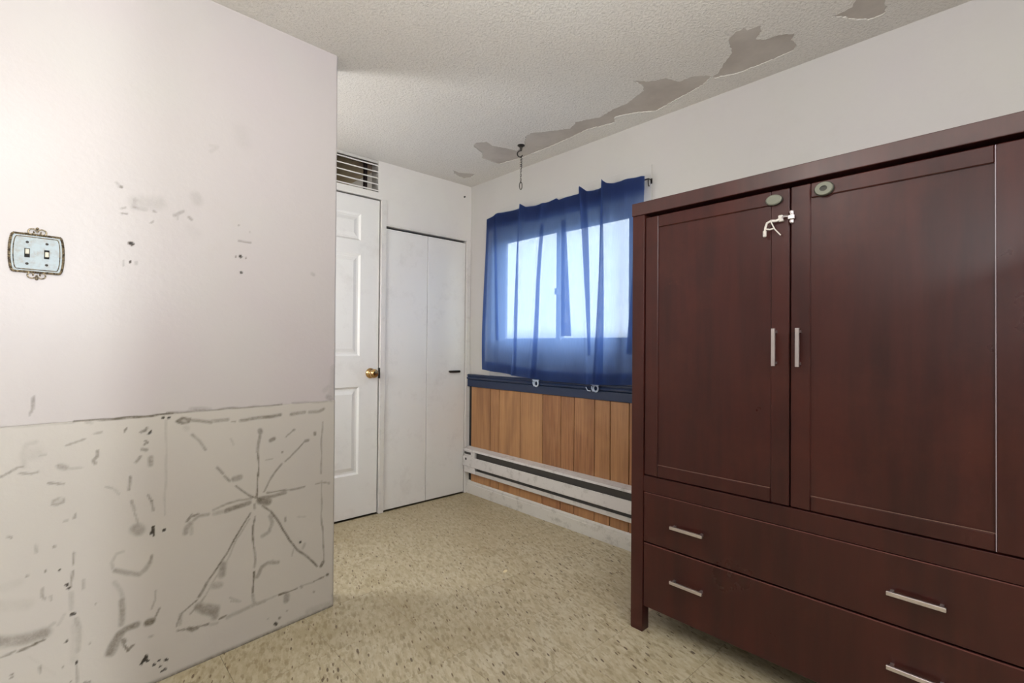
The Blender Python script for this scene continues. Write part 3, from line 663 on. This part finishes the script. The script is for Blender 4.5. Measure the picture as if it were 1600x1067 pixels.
# close the body: back face boxes share the mesh
yb = -.80
extra = []
ev = [(-2.6, 0), (-1.419, 0), (-1.44, H), (-2.6, H)]
verts = co_.tolist(); faces = quads.tolist(); B = len(verts)
xl0 = XL
verts += [[-1.419, yb, 0], [-1.44, yb, H], [xl0, yb, 0], [xl0, yb, H], [xl0, ys(xl0, 0), 0], [xl0, ys(xl0, H), H]]
rc = [r*NX+NX-1 for r in range(NZ)]; lc = [r*NX for r in range(NZ)]
faces += [rc[::1]+[B+1, B]][::1]
faces += [lc[::-1]+[B+4, B+5][::1]] 
faces += [[B, B+1, B+3, B+2]]
me.from_pydata(verts, [], faces); 
ca = me.color_attributes.new('wear', 'FLOAT_COLOR', 'POINT')
nv = len(verts); cols = np.zeros((nv, 4), np.float32); cols[:B, 0] = rr; cols[:B, 1] = gg; cols[:B, 2] = bb; cols[B+0, 2] = 1; cols[B+2, 2] = 0; cols[:, 3] = 1
ca.data.foreach_set('color', cols.ravel())
me.materials.append(M_part); me.update()
wl = bpy.data.objects.new('wall_left', me); link(wl); struct(wl)
for poly in me.polygons: poly.use_smooth = False

# ---------------- closet wall: panel door, bifold door, louvres
def frame_panel(bm, x0, x1, z0, z1, y, dep=.009):   # raised panel with sloping moulding, faces -y
    def ring(i, yy): return [bm.verts.new((x0+i, yy, z0+i)), bm.verts.new((x1-i, yy, z0+i)), bm.verts.new((x1-i, yy, z1-i)), bm.verts.new((x0+i, yy, z1-i))]
    rs = [ring(0, y), ring(.012, y+dep), ring(.024, y+dep), ring(.046, y+dep*.35)]
    for a_, b_ in zip(rs, rs[1:]):
        for k in range(4): bm.faces.new((a_[k], a_[(k+1) % 4], b_[(k+1) % 4], b_[k]))
    bm.faces.new(rs[-1])
yd = .012                                 # face of the doors sits just inside the wall
DX0, DX1, DZ0, DZ1 = -1.505, -.742, .008, 2.030
xs_ = [DX0, DX0+.12, DX0+.322, -1.092-.0, -.872, DX1]
cols_ = [(-1.385, -1.175), (-1.082, -.872)]
rows_ = [(.275, .825), (1.02, 1.665), (1.75, 1.92)]
def grid_face(bm, X_, Z_, skip, y):
    for i in range(len(X_)-1):
        for j in range(len(Z_)-1):
            if (i, j) in skip: continue
            bm.faces.new([bm.verts.new(p) for p in ((X_[i], y, Z_[j]), (X_[i+1], y, Z_[j]), (X_[i+1], y, Z_[j+1]), (X_[i], y, Z_[j+1]))])
bm = bmesh.new()
X_ = [DX0, -1.385, -1.175, -1.082, -.872, DX1]; Z_ = [DZ0, .275, .825, 1.02, 1.665, 1.75, 1.92, DZ1]
grid_face(bm, X_, Z_, {(i, j) for i in (1, 3) for j in (1, 3, 5)}, yd)
for (a0, a1) in cols_:
    for (b0, b1) in rows_: frame_panel(bm, a0, a1, b0, b1, yd)
bmesh.ops.remove_doubles(bm, verts=bm.verts, dist=1e-5)
box(bm, DX0, DX1, yd+.0095, yd+.035, DZ0, DZ1)
for (x0_, x1_, z0_, z1_) in ((DX0, DX0+.002, DZ0, DZ1), (DX1-.002, DX1, DZ0, DZ1), (DX0, DX1, DZ0, DZ0+.002), (DX0, DX1, DZ1-.002, DZ1)): box(bm, x0_, x1_, yd, yd+.012, z0_, z1_)
d1 = struct(obj('door_1', bm, M_door))
kx, kz = -.797, .909
bm = bmesh.new(); lathe(bm, [(.033, 0), (.033, .004), (.026, .010), (.013, .012), (.012, .030), (.022, .036), (.028, .046), (.028, .056), (.022, .064), (.010, .067), (.0005, .0672)], (kx, yd, kz), (0, -1, 0), 28)
k = obj('door_knob', bm, M_brass, d1, True); k['label'] = 'round brass knob'
obj('latch_strike', bx(-.744, -.7375, -.006, .012, .875, .943, .001), M_bronze, d1)
# bifold
d2 = struct(obj('door_2', bx(-.703, -.042, .034, .040, .01, 1.868), M_dark))
def leaf(x0, x1, z0, z1): return bx(x0, x1, .004, .032, z0, z1, .0025, 2)
obj('door_leaf', leaf(-.700, -.3775, .010, 1.856), M_door, d2)
obj('door_leaf', leaf(-.3745, -.046, .010, 1.856), M_door, d2)
bm = bmesh.new()
box(bm, -.196, -.100, -.022, -.012, .895, .911, .004, 2); box(bm, -.190, -.178, -.013, .005, .897, .909, .002); box(bm, -.118, -.106, -.013, .005, .897, .909, .002)
h = obj('door_pull', bm, M_bronze, d2); h['label'] = 'dark horizontal bar pull'
# door trims (jamb strips a little proud)
bm = bmesh.new(); box(bm, -.737, -.704, -.006, .0, 0, 2.04, .001); struct(obj('trim_1', bm, M_trim))
bm = bmesh.new(); box(bm, -.0405, -.002, -.006, .0, 0, 1.885, .001); box(bm, -.704, -.0405, -.004, 0, 1.872, 1.884, .001); struct(obj('trim_2', bm, M_trim))
# louvres in the opening over the panel door
lv = thing('louvered_vent', 'open vent with five white horizontal slats above the paneled door', 'vent', (-1.14, 0, 2.08))
bm = bmesh.new(); w0, w1 = -1.52+1.14, -.757+1.14
box(bm, w0, w1, .012, .022, .190, .209); box(bm, w0, w0+.02, .002, .06, 0, .209); box(bm, w1-.004, w1, .002, .09, 0, .209); 
obj('vent_frame', bm, M_trim, lv)
for q in (w1-.075, w0+.1): obj('slat_post', bx(q, q+.02, .055, .075, 0, .209), M_cherry_dark, lv)
for i in range(5):
    z = .010+i*.0405
    bm = bmesh.new()
    vs = [(.004, z-.003), (.004, z+.003), (.05, z+.022), (.05, z+.016)]
    a_ = [bm.verts.new((w0+.018, y, zz)) for y, zz in vs]; b_ = [bm.verts.new((w1-.004, y, zz)) for y, zz in vs]
    for q in range(4): bm.faces.new((a_[q], a_[(q+1) % 4], b_[(q+1) % 4], b_[q]))
    bm.faces.new(a_[::-1]); bm.faces.new(b_); bmesh.ops.recalc_face_normals(bm, faces=bm.faces)
    sl = obj('slat', bm, M_taupe, lv); obj('slat_edge', bx(w0+.018, w1-.004, .0005, .005, z-.0035, z+.0035), M_trim, sl)

# ---------------- window
win = struct(obj('window_1', (lambda b: (box(b, .045, .10, OY0, OY1, OZ0, OZ0+.055), box(b, .045, .10, OY0, OY1, OZ1-.035, OZ1), box(b, .045, .10, OY0, OY0+.055, OZ0+.055, OZ1-.035), box(b, .045, .10, OY1-.055, OY1, OZ0+.055, OZ1-.035), b)[4])(bmesh.new()), M_vinyl))
my = -.835
def sash(y0, y1, x0, x1):
    b = bmesh.new(); w = .034
    box(b, x0, x1, y0, y1, OZ0+.055, OZ0+.055+w); box(b, x0, x1, y0, y1, OZ1-.035-.02, OZ1-.035)
    box(b, x0, x1, y0, y0+w, OZ0+.055+w, OZ1-.055); box(b, x0, x1, y1-w, y1, OZ0+.055+w, OZ1-.055)
    s = obj('sash', b, M_vinyl, win)
    obj('pane', bx((x0+x1)/2-.002, (x0+x1)/2+.002, y0+w, y1-w, OZ0+.055+w, OZ1-.055), M_glass, s)
sash(my-.02, OY1-.055, .050, .070); sash(OY0+.055, my+.018, .074, .094)
obj('sash_latch', bx(.035, .052, my-.012, my+.018, 1.42, 1.46, .004, 2), M_vinyl, win)
obj('window_stool', bx(-.004, .045, OY0, OY1, OZ0-.012, OZ0+.002, .001), M_trim, win)
# flat casing round the window
bm = bmesh.new(); w = .085
box(bm, -.005, 0, -1.535, -.15, 1.965, 2.05, .001); box(bm, -.005, 0, -1.535, -1.45, .88, 1.965, .001); box(bm, -.005, 0, -.235, -.15, .88, 1.965, .001)
struct(obj('trim_3', bm, M_wall))

# ---------------- panelling below the window: planks
edges = [-.038, -.258, -.351, -.563, -.766, -.920, -1.026, -1.178, -1.287, -1.41, -1.56, -1.72, -1.83]
pan = thing('wood_panelling', 'orange brown wood plank wainscot under the window', 'paneling', (0, 0, 0))
for a_, b_ in zip(edges, edges[1:]):
    obj('plank', bx(-.011, -.0015, b_+.0020, a_-.0020, .0, .788, .0016), M_plank, pan)
obj('backing', bx(-.003, -.001, -1.83, -.005, 0, .788), M_dark, pan)
# navy chair rail
rail = thing('chair_rail', 'navy blue painted rail along the wall between curtain and wood planks', 'rail', (0, 0, .79))
bm = bmesh.new(); box(bm, -.024, 0, -1.83, -.004, .0, .050, .0015); obj('rail_board', bm, M_navy, rail)
bm = bmesh.new(); prism_y(bm, [(0, .050), (-.020, .050), (-.028, .055), (-.031, .062), (-.028, .069), (-.022, .073), (-.022, .077), (-.027, .080), (-.027, .086), (-.020, .091), (0, .091)], -1.83, -.004)
obj('rail_moulding', bm, M_navy, rail)

def bracket(y, label, arm):
    t = thing('curtain_rod_bracket', label, 'bracket', (-.029, y, .872), 0, 'curtain rod brackets on the navy rail')
    bm = bmesh.new(); box(bm, -.010, 0, -.028, .026, -.003, .006, .001)
    tube(bm, [(-.008, -.010+.016*math.cos(q), -.018+.018*math.sin(q)) for q in [R(d) for d in range(0, 361, 20)]], .0052, 6, False)
    tube(bm, [(-.007, .020, .0), (-.009, .018, -.020), (-.008, .008, -.036)], .004, 6)
    obj('bracket_plate', bm, M_clear, t)
    if arm:
        bm = bmesh.new(); tube(bm, [(-.008, .026, -.034), (-.012, .044, -.034), (-.012, .058, -.014)], .003, 6); obj('wire_clip', bm, M_clear, t)
    obj('screw', (lambda b: (lathe(b, [(.004, 0), (.004, .002), (.001, .003)], (-.010, .020, -.004), (-1, 0, 0), 8), b)[1])(bmesh.new()), M_bronze, t)
bracket(-.725, 'cloudy plastic rod bracket on navy rail, nearer the closet doors', False)
bracket(-1.195, 'cloudy plastic rod bracket with bent wire clip, nearer the wardrobe', True)

# ---------------- baseboards
bm = bmesh.new(); prism_y(bm, [(0, 0), (-.022, 0), (-.022, .066), (-.018, .070), (-.018, .082), (-.012, .092), (0, .094)], -4.2, -.004)
struct(obj('baseboard_right', bm, M_base))
# ---------------- electric baseboard heater
he = thing('baseboard_heater', 'long white scuffed baseboard heater on the wall below wood planks', 'heater', (0, 0, .16))
HY0, HY1 = -1.80, -.012
bm = bmesh.new(); prism_y(bm, [(-.011, .188), (-.060, .176), (-.063, .163), (-.060, .163), (-.057, .172), (-.011, .183)], HY0, HY1); obj('top_lip', bm, M_heater, he)
bm = bmesh.new(); prism_y(bm, [(-.060, .050), (-.064, .053), (-.064, .119), (-.060, .122), (-.057, .119), (-.057, .053)], HY0, HY1+.004); obj('front_cover', bm, M_heater, he)
bm = bmesh.new(); prism_y(bm, [(-.011, .0), (-.048, .002), (-.052, .028), (-.048, .028), (-.044, .008), (-.011, .006)], HY0, HY1-.04); obj('bottom_tray', bm, M_heater, he)
bm = bmesh.new(); box(bm, -.040, -.012, HY0+.01, HY1-.13, .02, .16); obj('fin_core', bm, M_gap, he)
bm = bmesh.new(); box(bm, -.056, -.013, HY1-.125, HY1-.004, .004, .160, .002); box(bm, -.058, -.055, HY1-.100, HY1-.006, .132, .158, .001); box(bm, -.054, -.05, HY1-.13, HY1-.03, .006, .045, .001); obj('end_box', bm, M_heater, he)
obj('thermostat_label', bx(-.0595, -.058, HY1-.085, HY1-.012, .138, .154), M_gap, he)
bm = bmesh.new(); lathe(bm, [(.009, 0), (.009, .001), (.005, .002), (.005, .0015), (.0005, .0015)], (-.064, HY1-.035, .103), (-1, 0, 0), 12); obj('knockout_screw', bm, M_bronze, he)

# ---------------- curtain
cur = thing('curtain', 'sheer navy blue curtain panel glowing in front of the window', 'curtain', (0, -.88, .88))
topc = [(-.243, 1.990), (-.36, 2.005), (-.372, 2.008), (-.60, 2.000), (-.615, 2.018), (-.64, 1.998), (-.82, 1.985), (-.90, 2.0), (-.92, 1.985), (-1.10, 1.985), (-1.118, 2.014), (-1.145, 1.985), (-1.255, 1.985), (-1.275, 2.016), (-1.30, 1.990), (-1.50, 1.985), (-1.52, 1.98)]
botc = [(-.222, .940), (-.235, .925), (-.45, .905), (-.80, .878), (-1.1, .876), (-1.30, .880), (-1.50, .895)]
def interp(tab, u):
    ys_ = [p[0] for p in tab]
    for (a0, z0), (a1, z1) in zip(tab, tab[1:]):
        if u <= a0 and u >= a1: return z0+(z1-z0)*(a0-u)/(a0-a1)
    return tab[0][1] if u > tab[0][0] else tab[-1][1]
folds = [(-.36, .018, .030, 0), (-.615, .034, .020, .06), (-.80, .030, .028, .10), (-.90, -.012, .05, -.02), (-1.118, .046, .022, -.07), (-1.285, .052, .024, .035), (-1.42, .016, .03, .02), (-.50, -.010, .06, 0), (-.71, -.012, .04, 0), (-1.20, -.014, .035, 0), (-.98, .010, .03, -.05)]
NU, NV = 260, 120
bm = bmesh.new(); g = []
def curtain_pt(y0, v):
    zt = interp(topc, y0); zb = interp(botc, max(-1.5, min(-.222, y0*(1.0)+.01)))
    z = zt+(zb-zt)*v
    x = -.050-.012*v
    for (fy, am, wd_, sl) in folds:
        c = fy+sl*v; e = (y0-c)/wd_
        prof = math.exp(-e*e)
        x -= am*prof*(1.0-.25*v)*(.75+.25*math.sin(3*v+fy*9))
    x -= .006*noise.noise(Vector((y0*9, v*2.2, 3)))+.014*v*math.sin(y0*21+1.5)*(.5+.5*v)
    y = y0+.006*math.sin(v*5+y0*8)*v
    if y0 > -.26: y += .012*math.sin(v*2.6)+.010*v
    x = min(x, -.035 if v > .02 else -.04)
    return (x, y, z)
for j in range(NV+1):
    row = []
    for i in range(NU+1):
        y0 = -.243-(1.52-.243)*i/NU; row.append(bm.verts.new(Vector(curtain_pt(y0, j/NV))-Vector((0, -.88, .88))))
    g.append(row)
for j in range(NV):
    for i in range(NU): bm.faces.new((g[j][i], g[j+1][i], g[j+1][i+1], g[j][i+1]))
obj('curtain_cloth', bm, M_cloth, cur, True)
# doubled-over heading, side hem and pleat backs: second layer
def patch(name, i0, i1, j0, j1, off):
    bm = bmesh.new(); gg_ = []
    for j in range(j0, j1+1):
        gg_.append([bm.verts.new(Vector(curtain_pt(-.243-(1.52-.243)*i/NU, j/NV))+Vector((off, .88, -.88))) for i in range(i0, i1+1)])
    for j in range(len(gg_)-1):
        for i in range(len(gg_[0])-1): bm.faces.new((gg_[j][i], gg_[j+1][i], gg_[j+1][i+1], gg_[j][i+1]))
    obj(name, bm, M_cloth, cur, True)
patch('heading_hem', 0, NU, 0, 11, .002); patch('heading_fold', 0, NU, 0, 8, .004)
def strip(y_a, y_b, w_a, w_b, v_a, v_b, off=.003, n=40):
    bm = bmesh.new(); rows = []
    for j in range(n+1):
        t = j/n; v = v_a+(v_b-v_a)*t; yc = y_a+(y_b-y_a)*t; w = w_a+(w_b-w_a)*t
        rows.append([bm.verts.new(Vector(curtain_pt(yc+w*(k/6-.5), v))+Vector((off, .88, -.88))) for k in range(7)])
    for j in range(n):
        for k in range(6): bm.faces.new((rows[j][k], rows[j+1][k], rows[j+1][k+1], rows[j][k+1]))
    obj('pleat_fold', bm, M_cloth, cur, True)
strip(-.600, -.575, .030, .014, 0, 1); strip(-.80, -.72, .022, .030, .12, 1); strip(-1.125, -1.19, .040, .012, 0, .85)
strip(-1.268, -1.245, .045, .060, 0, 1); strip(-1.270, -1.25, .020, .026, 0, .5, .006); strip(-.965, -1.0, .04, .075, .12, .75); strip(-.345, -.385, .03, .02, .0, .8)
strip(-1.47, -1.46, .03, .08, .45, .85)
patch('side_hem', 0, 4, 9, NV, .002)
patch('bottom_hem', 4, NU, NV-7, NV, .002)
rod = thing('curtain_rod', 'thin dark curtain rod end showing at the right end of the curtain', 'rod', (-.034, -.88, 1.966))
bm = bmesh.new(); tube(bm, [(0, .62, 0), (0, -.652, 0)], .004, 8); obj('rod_bar', bm, M_bronze, rod)
bm = bmesh.new(); tube(bm, [(.029, -.655, 0), (0, -.655, .0), (-.004, -.655, -.012), (0, -.655, -.034), (.006, -.655, -.038)], .003, 6); box(bm, .026, .029, -.660, -.650, -.02, .008, .001); obj('rod_hook', bm, M_bronze, rod)
bm = bmesh.new(); tube(bm, [(.029, .60, 0), (0, .60, .0), (-.004, .60, -.01), (0, .60, -.014)], .0035, 6); obj('rod_hook', bm, M_bronze, rod)

# ---------------- ceiling hook with hanging chain
hk = thing('ceiling_hook', 'small dark cup hook screwed into ceiling near the window corner', 'hook', (-.268, -.818, H-.0035))
bm = bmesh.new(); lathe(bm, [(.022, 0), (.022, .004), (.009, .012), (.006, .03), (.0045, .034)], (0, 0, 0), (0, 0, -1), 16); obj('hook_base', bm, M_bronze, hk, False)
pv = Vector((math.sin(R(133)), math.cos(R(133)), 0))       # plane of the hook
bm = bmesh.new(); pts = [Vector((0, 0, -.03))]+[pv*(-.006+.016*math.cos(R(a)))*(1)+Vector((0, 0, -.052+.018*math.sin(R(a)))) for a in range(95, 345, 22)]
tube(bm, pts, .0035, 8); obj('hook_wire', bm, M_bronze, hk, True)
chn = thing('hanging_chain', 'thin dark twisted chain hanging from the ceiling hook beside curtain', 'chain', (-.268, -.818, 2.022))
ztop = H-.0035-.070-2.022
bm = bmesh.new(); pts = [(.006*math.cos(a*.9), .006*math.sin(a*.9), ztop-.0016*a*.9) for a in range(0, 42)]; pts.append((0, 0, ztop-.075)); tube(bm, pts, .0022, 5); obj('spring', bm, M_bronze, chn)
zz = ztop-.075; li = 0
while zz > .045:
    b2 = bmesh.new(); a0 = 0 if li % 2 else math.pi/2
    dv = Vector((math.cos(a0+.7), math.sin(a0+.7), 0))
    tube(b2, [dv*.0036*math.cos(q)+Vector((0, 0, zz-.0075+.0085*math.sin(q))) for q in [2*math.pi*k/10 for k in range(11)]], .0014, 5, False)
    obj('chain_link', b2, M_bronze, chn); zz -= .0135; li += 1
bm = bmesh.new(); tube(bm, [pv*.008*math.cos(q)+Vector((0, 0, .022+.023*math.sin(q))) for q in [2*math.pi*k/16 for k in range(17)]], .0022, 6, False); obj('end_ring', bm, M_bronze, chn)

# ---------------- light switch plate on the left partition
sx0, sz0 = -2.328, 1.336
ang = math.atan2(ys(-2.27, sz0)-ys(-2.39, sz0), .12)
sw = thing('light_switch', 'ornate antiqued metal double switch plate on the left wall', 'light switch', (sx0, ys(sx0, sz0)+.0022, sz0), ang)
def outline(hw, hh, bow, n=10):
    pts = []
    for i in range(n+1):                 # right side bottom->top bowed outward
        t = -1+2*i/n; pts.append((hw-bow+bow*(1-t*t)**.5 if abs(t) < 1 else hw-bow, hh*t))
    for i in range(n+1):
        t = 1-2*i/n; pts.append((-(hw-bow+bow*(1-t*t)**.5) if abs(t) < 1 else -(hw-bow), hh*t))
    return pts
def slab(bm, pl, y0, y1, inset=0):
    a_ = [bm.verts.new((x, y0, z)) for x, z in pl]; b_ = [bm.verts.new((x*(1-inset), y1, z*(1-inset))) for x, z in pl]
    n = len(pl)
    for i in range(n): bm.faces.new((a_[i], a_[(i+1) % n], b_[(i+1) % n], b_[i]))
    bm.faces.new(b_); bmesh.ops.recalc_face_normals(bm, faces=bm.faces)
bm = bmesh.new(); slab(bm, outline(.056, .054, .008), 0, -.007, .04); obj('switch_plate', bm, M_plate, sw)
bm = bmesh.new(); pl = outline(.055, .052, .008, 40); n = len(pl); P3 = []
for i in range(n):
    a_, b_ = Vector(pl[i]), Vector(pl[(i+1) % n]); k = max(1, int((b_-a_).length/.0009))
    for q in range(k): P3.append(a_.lerp(b_, q/k))
P3.append(P3[0]); P3.append(P3[1])
tube(bm, [(p.x, -.006, p.y) for p in P3], [.0032+.0007*math.sin(i*1.7) for i in range(len(P3))], 6)
tube(bm, [(p.x*.87, -.0075, p.y*.87) for p in P3], .0011, 5)
obj('rope_border', bm, M_antique, sw)
for s in (1, -1):
    bm = bmesh.new()
    for d in (1, -1):
        pts = []
        for i in range(22):
            q = i/21*R(400); r_ = .011*(1-i/21*.7)
            pts.append((d*(.011-r_*math.cos(q)+.0), -.006, s*(.056+.004+r_*math.sin(q))))
        tube(bm, [(d*.026, -.006, s*.054), (d*.020, -.006, s*.0535)]+pts[::-1][:0]+[(d*.010, -.006, s*.0535)], .002, 6)
        tube(bm, pts, .0018, 6)
    bmesh.ops.create_icosphere(bm, subdivisions=2, radius=.0036, matrix=Matrix.Translation((0, -.006, s*.071)))
    obj('scroll_ornament', bm, M_antique, sw)
for dx_, tz in ((-.020, 1), (.020, -1)):
    bm = bmesh.new(); box(bm, dx_-.0055, dx_+.0055, -.0085, -.0068, -.0125, .0125); obj('toggle_slot', bm, M_dark, sw)
    bm = bmesh.new(); box(bm, dx_-.0042, dx_+.0042, -.017, -.006, -.006+tz*.002, .008+tz*.002, .0012)
    obj('toggle', bm, M_toggle, sw)
    for s in (1, -1):
        bm = bmesh.new(); lathe(bm, [(.0035, 0), (.0035, .001), (.001, .0018)], (dx_, -.0068, s*.030), (0, -1, 0), 10); obj('screw', bm, M_bronze, sw)

# ---------------- wardrobe
WX, WB = -.626, -.098
Y0, Y1 = -1.832, -2.960
wr_ = thing('wardrobe', 'dark cherry two door wardrobe with two long drawers by the window', 'wardrobe', ((WX+WB)/2, (Y0+Y1)/2, 0))
oc = Vector(wr_.location)
def part(name, bm, mat, parent=wr_, smooth=False):
    if parent is wr_: bmesh.ops.translate(bm, vec=-oc, verts=bm.verts)
    else: bmesh.ops.translate(bm, vec=-oc, verts=bm.verts)
    return obj(name, bm, mat, parent, smooth)
part('top_board', bx(WX-.004, WB, Y1-.002, Y0+.002, 1.600, 1.650, .0025, 2), M_cherry_beam)
for (a_, b_) in ((Y0-.052, Y0), (Y1, Y1+.052)):
    part('corner_post', bx(WX, WX+.045, a_, b_, 0, 1.600, .002, 2), M_cherry)
    part('corner_post', bx(WB-.045, WB, a_, b_, 0, 1.600, .002, 2), M_cherry)
for (a_, b_) in ((Y0-.030, Y0-.008), (Y1+.008, Y1+.030)):
    part('side_panel', bx(WX+.045, WB-.045, a_, b_, .085, 1.600), M_cherry)
part('back_panel', bx(WB-.012, WB-.004, Y1+.052, Y0-.052, .085, 1.600), M_cherry_dark)
part('inner_shelf', bx(WX+.03, WB-.012, Y1+.03, Y0-.03, .545, .590), M_cherry)
part('front_rail', bx(WX+.003, WX+.03, Y1+.052, Y0-.052, .537, .597, .001), M_cherry)
part('bottom_board', bx(WX+.03, WB-.012, Y1+.03, Y0-.03, .105, .125), M_cherry_dark)
fx = WX+.006
def bar_handle(bm, c, ln, vert, x0):
    y, z = c; w = .0055
    if vert:
        box(bm, x0-.026, x0-.018, y-w, y+w, z-ln/2, z+ln/2, .0008)
        for s in (1, -1): box(bm, x0-.020, x0, y-w*.8, y+w*.8, z+s*(ln/2-.010)-.004, z+s*(ln/2-.010)+.004)
    else:
        box(bm, x0-.026, x0-.018, y-ln/2, y+ln/2, z-w, z+w, .0008)
        for s in (1, -1): box(bm, x0-.020, x0, y+s*(ln/2-.010)-.004, y+s*(ln/2-.010)+.004, z-w*.8, z+w*.8)
def wdoor(y0, y1, hy, extra):
    # y0 > y1 ; stiles, rails and recessed panel
    z0, z1 = .600, 1.588
    d = part('door', bx(fx+.006, fx+.018, y1+.02, y0-.02, z0+.02, z1-.02), M_cherry)
    s = .054; rl = .045
    g_ = .0006
    part('stile', bx(fx, fx+.020, y0-s, y0, z0, z1, .0028), M_cherry, d)
    part('stile', bx(fx, fx+.020, y1, y1+s, z0, z1, .0028), M_cherry, d)
    part('cross_rail', bx(fx, fx+.020, y1+s+g_, y0-s-g_, z1-rl, z1, .0028), M_cherry, d)
    part('cross_rail', bx(fx, fx+.020, y1+s+g_, y0-s-g_, z0, z0+rl, .0028), M_cherry, d)
    b = bmesh.new(); bar_handle(b, (hy, 1.091), .118, True, fx); h = part('door_handle', b, M_steel, d); h['label'] = 'vertical brushed nickel bar handle'
    part('worn_lit_edge', bx(fx+.001, fx+.004, y1+s+.001, y0-s-.001, z0+rl-.0004, z0+rl+.0012), M_lit_lip, d)  # pale bar painted as light caught by the bottom rail's lip
    extra(d)
def exL(d):
    b = bmesh.new(); lathe(b, [(.020, 0), (.020, .009)], (fx, -2.352, 1.556), (-1, 0, 0), 28)
    for v in b.verts: v.co.y = -2.352+(v.co.y+2.352)*1.25; v.co.z = 1.556+(v.co.z-1.556)*.85
    part('lock_pad_base', b, M_darkplastic, d)
    b = bmesh.new(); lathe(b, [(.019, .009), (.019, .012), (.016, .0145), (.0005, .015)], (fx, -2.352, 1.556), (-1, 0, 0), 28)
    for v in b.verts: v.co.y = -2.352+(v.co.y+2.352)*1.25; v.co.z = 1.556+(v.co.z-1.556)*.85
    o = part('lock_pad', b, M_grayplastic, d, False); o['label'] = 'grey oval adhesive lock pad'
    # open latch arm hanging from the catch
    b = bmesh.new(); X0 = fx-.012
    tube(b, [(X0, -2.372, 1.492), (X0-.004, -2.362, 1.487), (X0-.006, -2.350, 1.488)], .004, 6)
    tube(b, [(X0-.006, -2.350, 1.490), (X0-.006, -2.335, 1.484), (X0-.005, -2.330, 1.470), (X0-.004, -2.328, 1.450)], .0035, 6)
    tube(b, [(X0-.006, -2.346, 1.488), (X0-.007, -2.358, 1.462), (X0-.005, -2.375, 1.440)], .002, 6)
    tube(b, [(X0-.005, -2.332, 1.466), (X0-.007, -2.344, 1.462), (X0-.007, -2.356, 1.464)], .0025, 6)
    box(b, X0-.006, X0+.002, -2.332, -2.322, 1.442, 1.462, .002)
    box(b, X0-.002, fx, -2.380, -2.366, 1.484, 1.504, .002)
    o = part('latch_arm', b, M_white, d); o['label'] = 'white open safety latch arm'
def exR(d):
    part('worn_lit_edge', bx(fx-.0004, fx+.004, -2.8535, -2.8515, .602, 1.586), M_worn, d)
    b = bmesh.new(); lathe(b, [(.024, 0), (.024, .010), (.022, .013), (.010, .013), (.010, .006), (.0005, .006)], (fx, -2.490, 1.561), (-1, 0, 0), 32)
    for v in b.verts: v.co.z = 1.561+(v.co.z-1.561)*.82
    o = part('lock_ring', b, M_grayplastic, d); o['label'] = 'grey oval ring of the adhesive lock'
    b = bmesh.new(); lathe(b, [(.026, 0), (.026, .007), (.024, .009)], (fx, -2.490, 1.561), (-1, 0, 0), 32)
    for v in b.verts: v.co.z = 1.561+(v.co.z-1.561)*.82
    part('lock_ring_base', b, M_darkplastic, d)
    b = bmesh.new(); box(b, fx-.008, fx, -2.408, -2.398, 1.474, 1.514, .002); box(b, fx-.014, fx-.004, -2.412, -2.394, 1.486, 1.500, .002)
    tube(b, [(fx-.010, -2.398, 1.496), (fx-.012, -2.385, 1.498), (fx-.012, -2.376, 1.494)], .004, 6)
    for z in (1.508, 1.480): lathe(b, [(.005, 0), (.005, .003), (.001, .004)], (fx-.008, -2.403, z), (-1, 0, 0), 10)
    o = part('latch_catch', b, M_steel, d); o['label'] = 'small metal latch catch'
wdoor(-1.886, -2.3945, -2.356, exL)
wdoor(-2.3985, -2.906, -2.424, exR)
def drawer(z0, z1, hz):
    d = part('drawer', bx(WX+.004, WX+.024, -2.906, -1.886, z0, z1, .0015), M_cherry)
    part('worn_lit_edge', bx(WX+.0036, WX+.008, -2.905, -1.887, z1-.0022, z1+.0004), M_worn3, d)
    part('drawer_box', bx(WX+.024, WB-.04, -2.89, -1.90, z0+.03, z1-.03), M_cherry_dark, d)
    for y in (-2.068, -2.703):
        b = bmesh.new(); bar_handle(b, (y, hz), .122, False, WX+.004); h = part('drawer_handle', b, M_steel, d); h['label'] = 'horizontal brushed nickel bar handle'
drawer(.347, .534, .435); drawer(.100, .341, .238)

# ---------------- small things on the floor
for i, (x, y, a_) in enumerate([(-.675, -1.158, .4)]):
    bm = bmesh.new(); n = 9
    top = [bm.verts.new((math.cos(q)*(.016+.008*noise.noise(Vector((k, 3, 1)))), math.sin(q)*.010*(1+.5*noise.noise(Vector((k, 5, 2)))), .0018+.0006*math.sin(3*q))) for k, q in [(k, 2*math.pi*k/n) for k in range(n)]]
    bot = [bm.verts.new((v.co.x, v.co.y, .0004)) for v in top]
    for k in range(n): bm.faces.new((bot[k], bot[(k+1) % n], top[(k+1) % n], top[k]))
    bm.faces.new(top); bm.faces.new(bot[::-1])
    o = obj('paint_chip', bm, M_chip, None, False, (x, y, .0)); o.rotation_euler.z = a_
    tag(o, 'small cream chip lying on the middle of the flecked floor', 'debris')
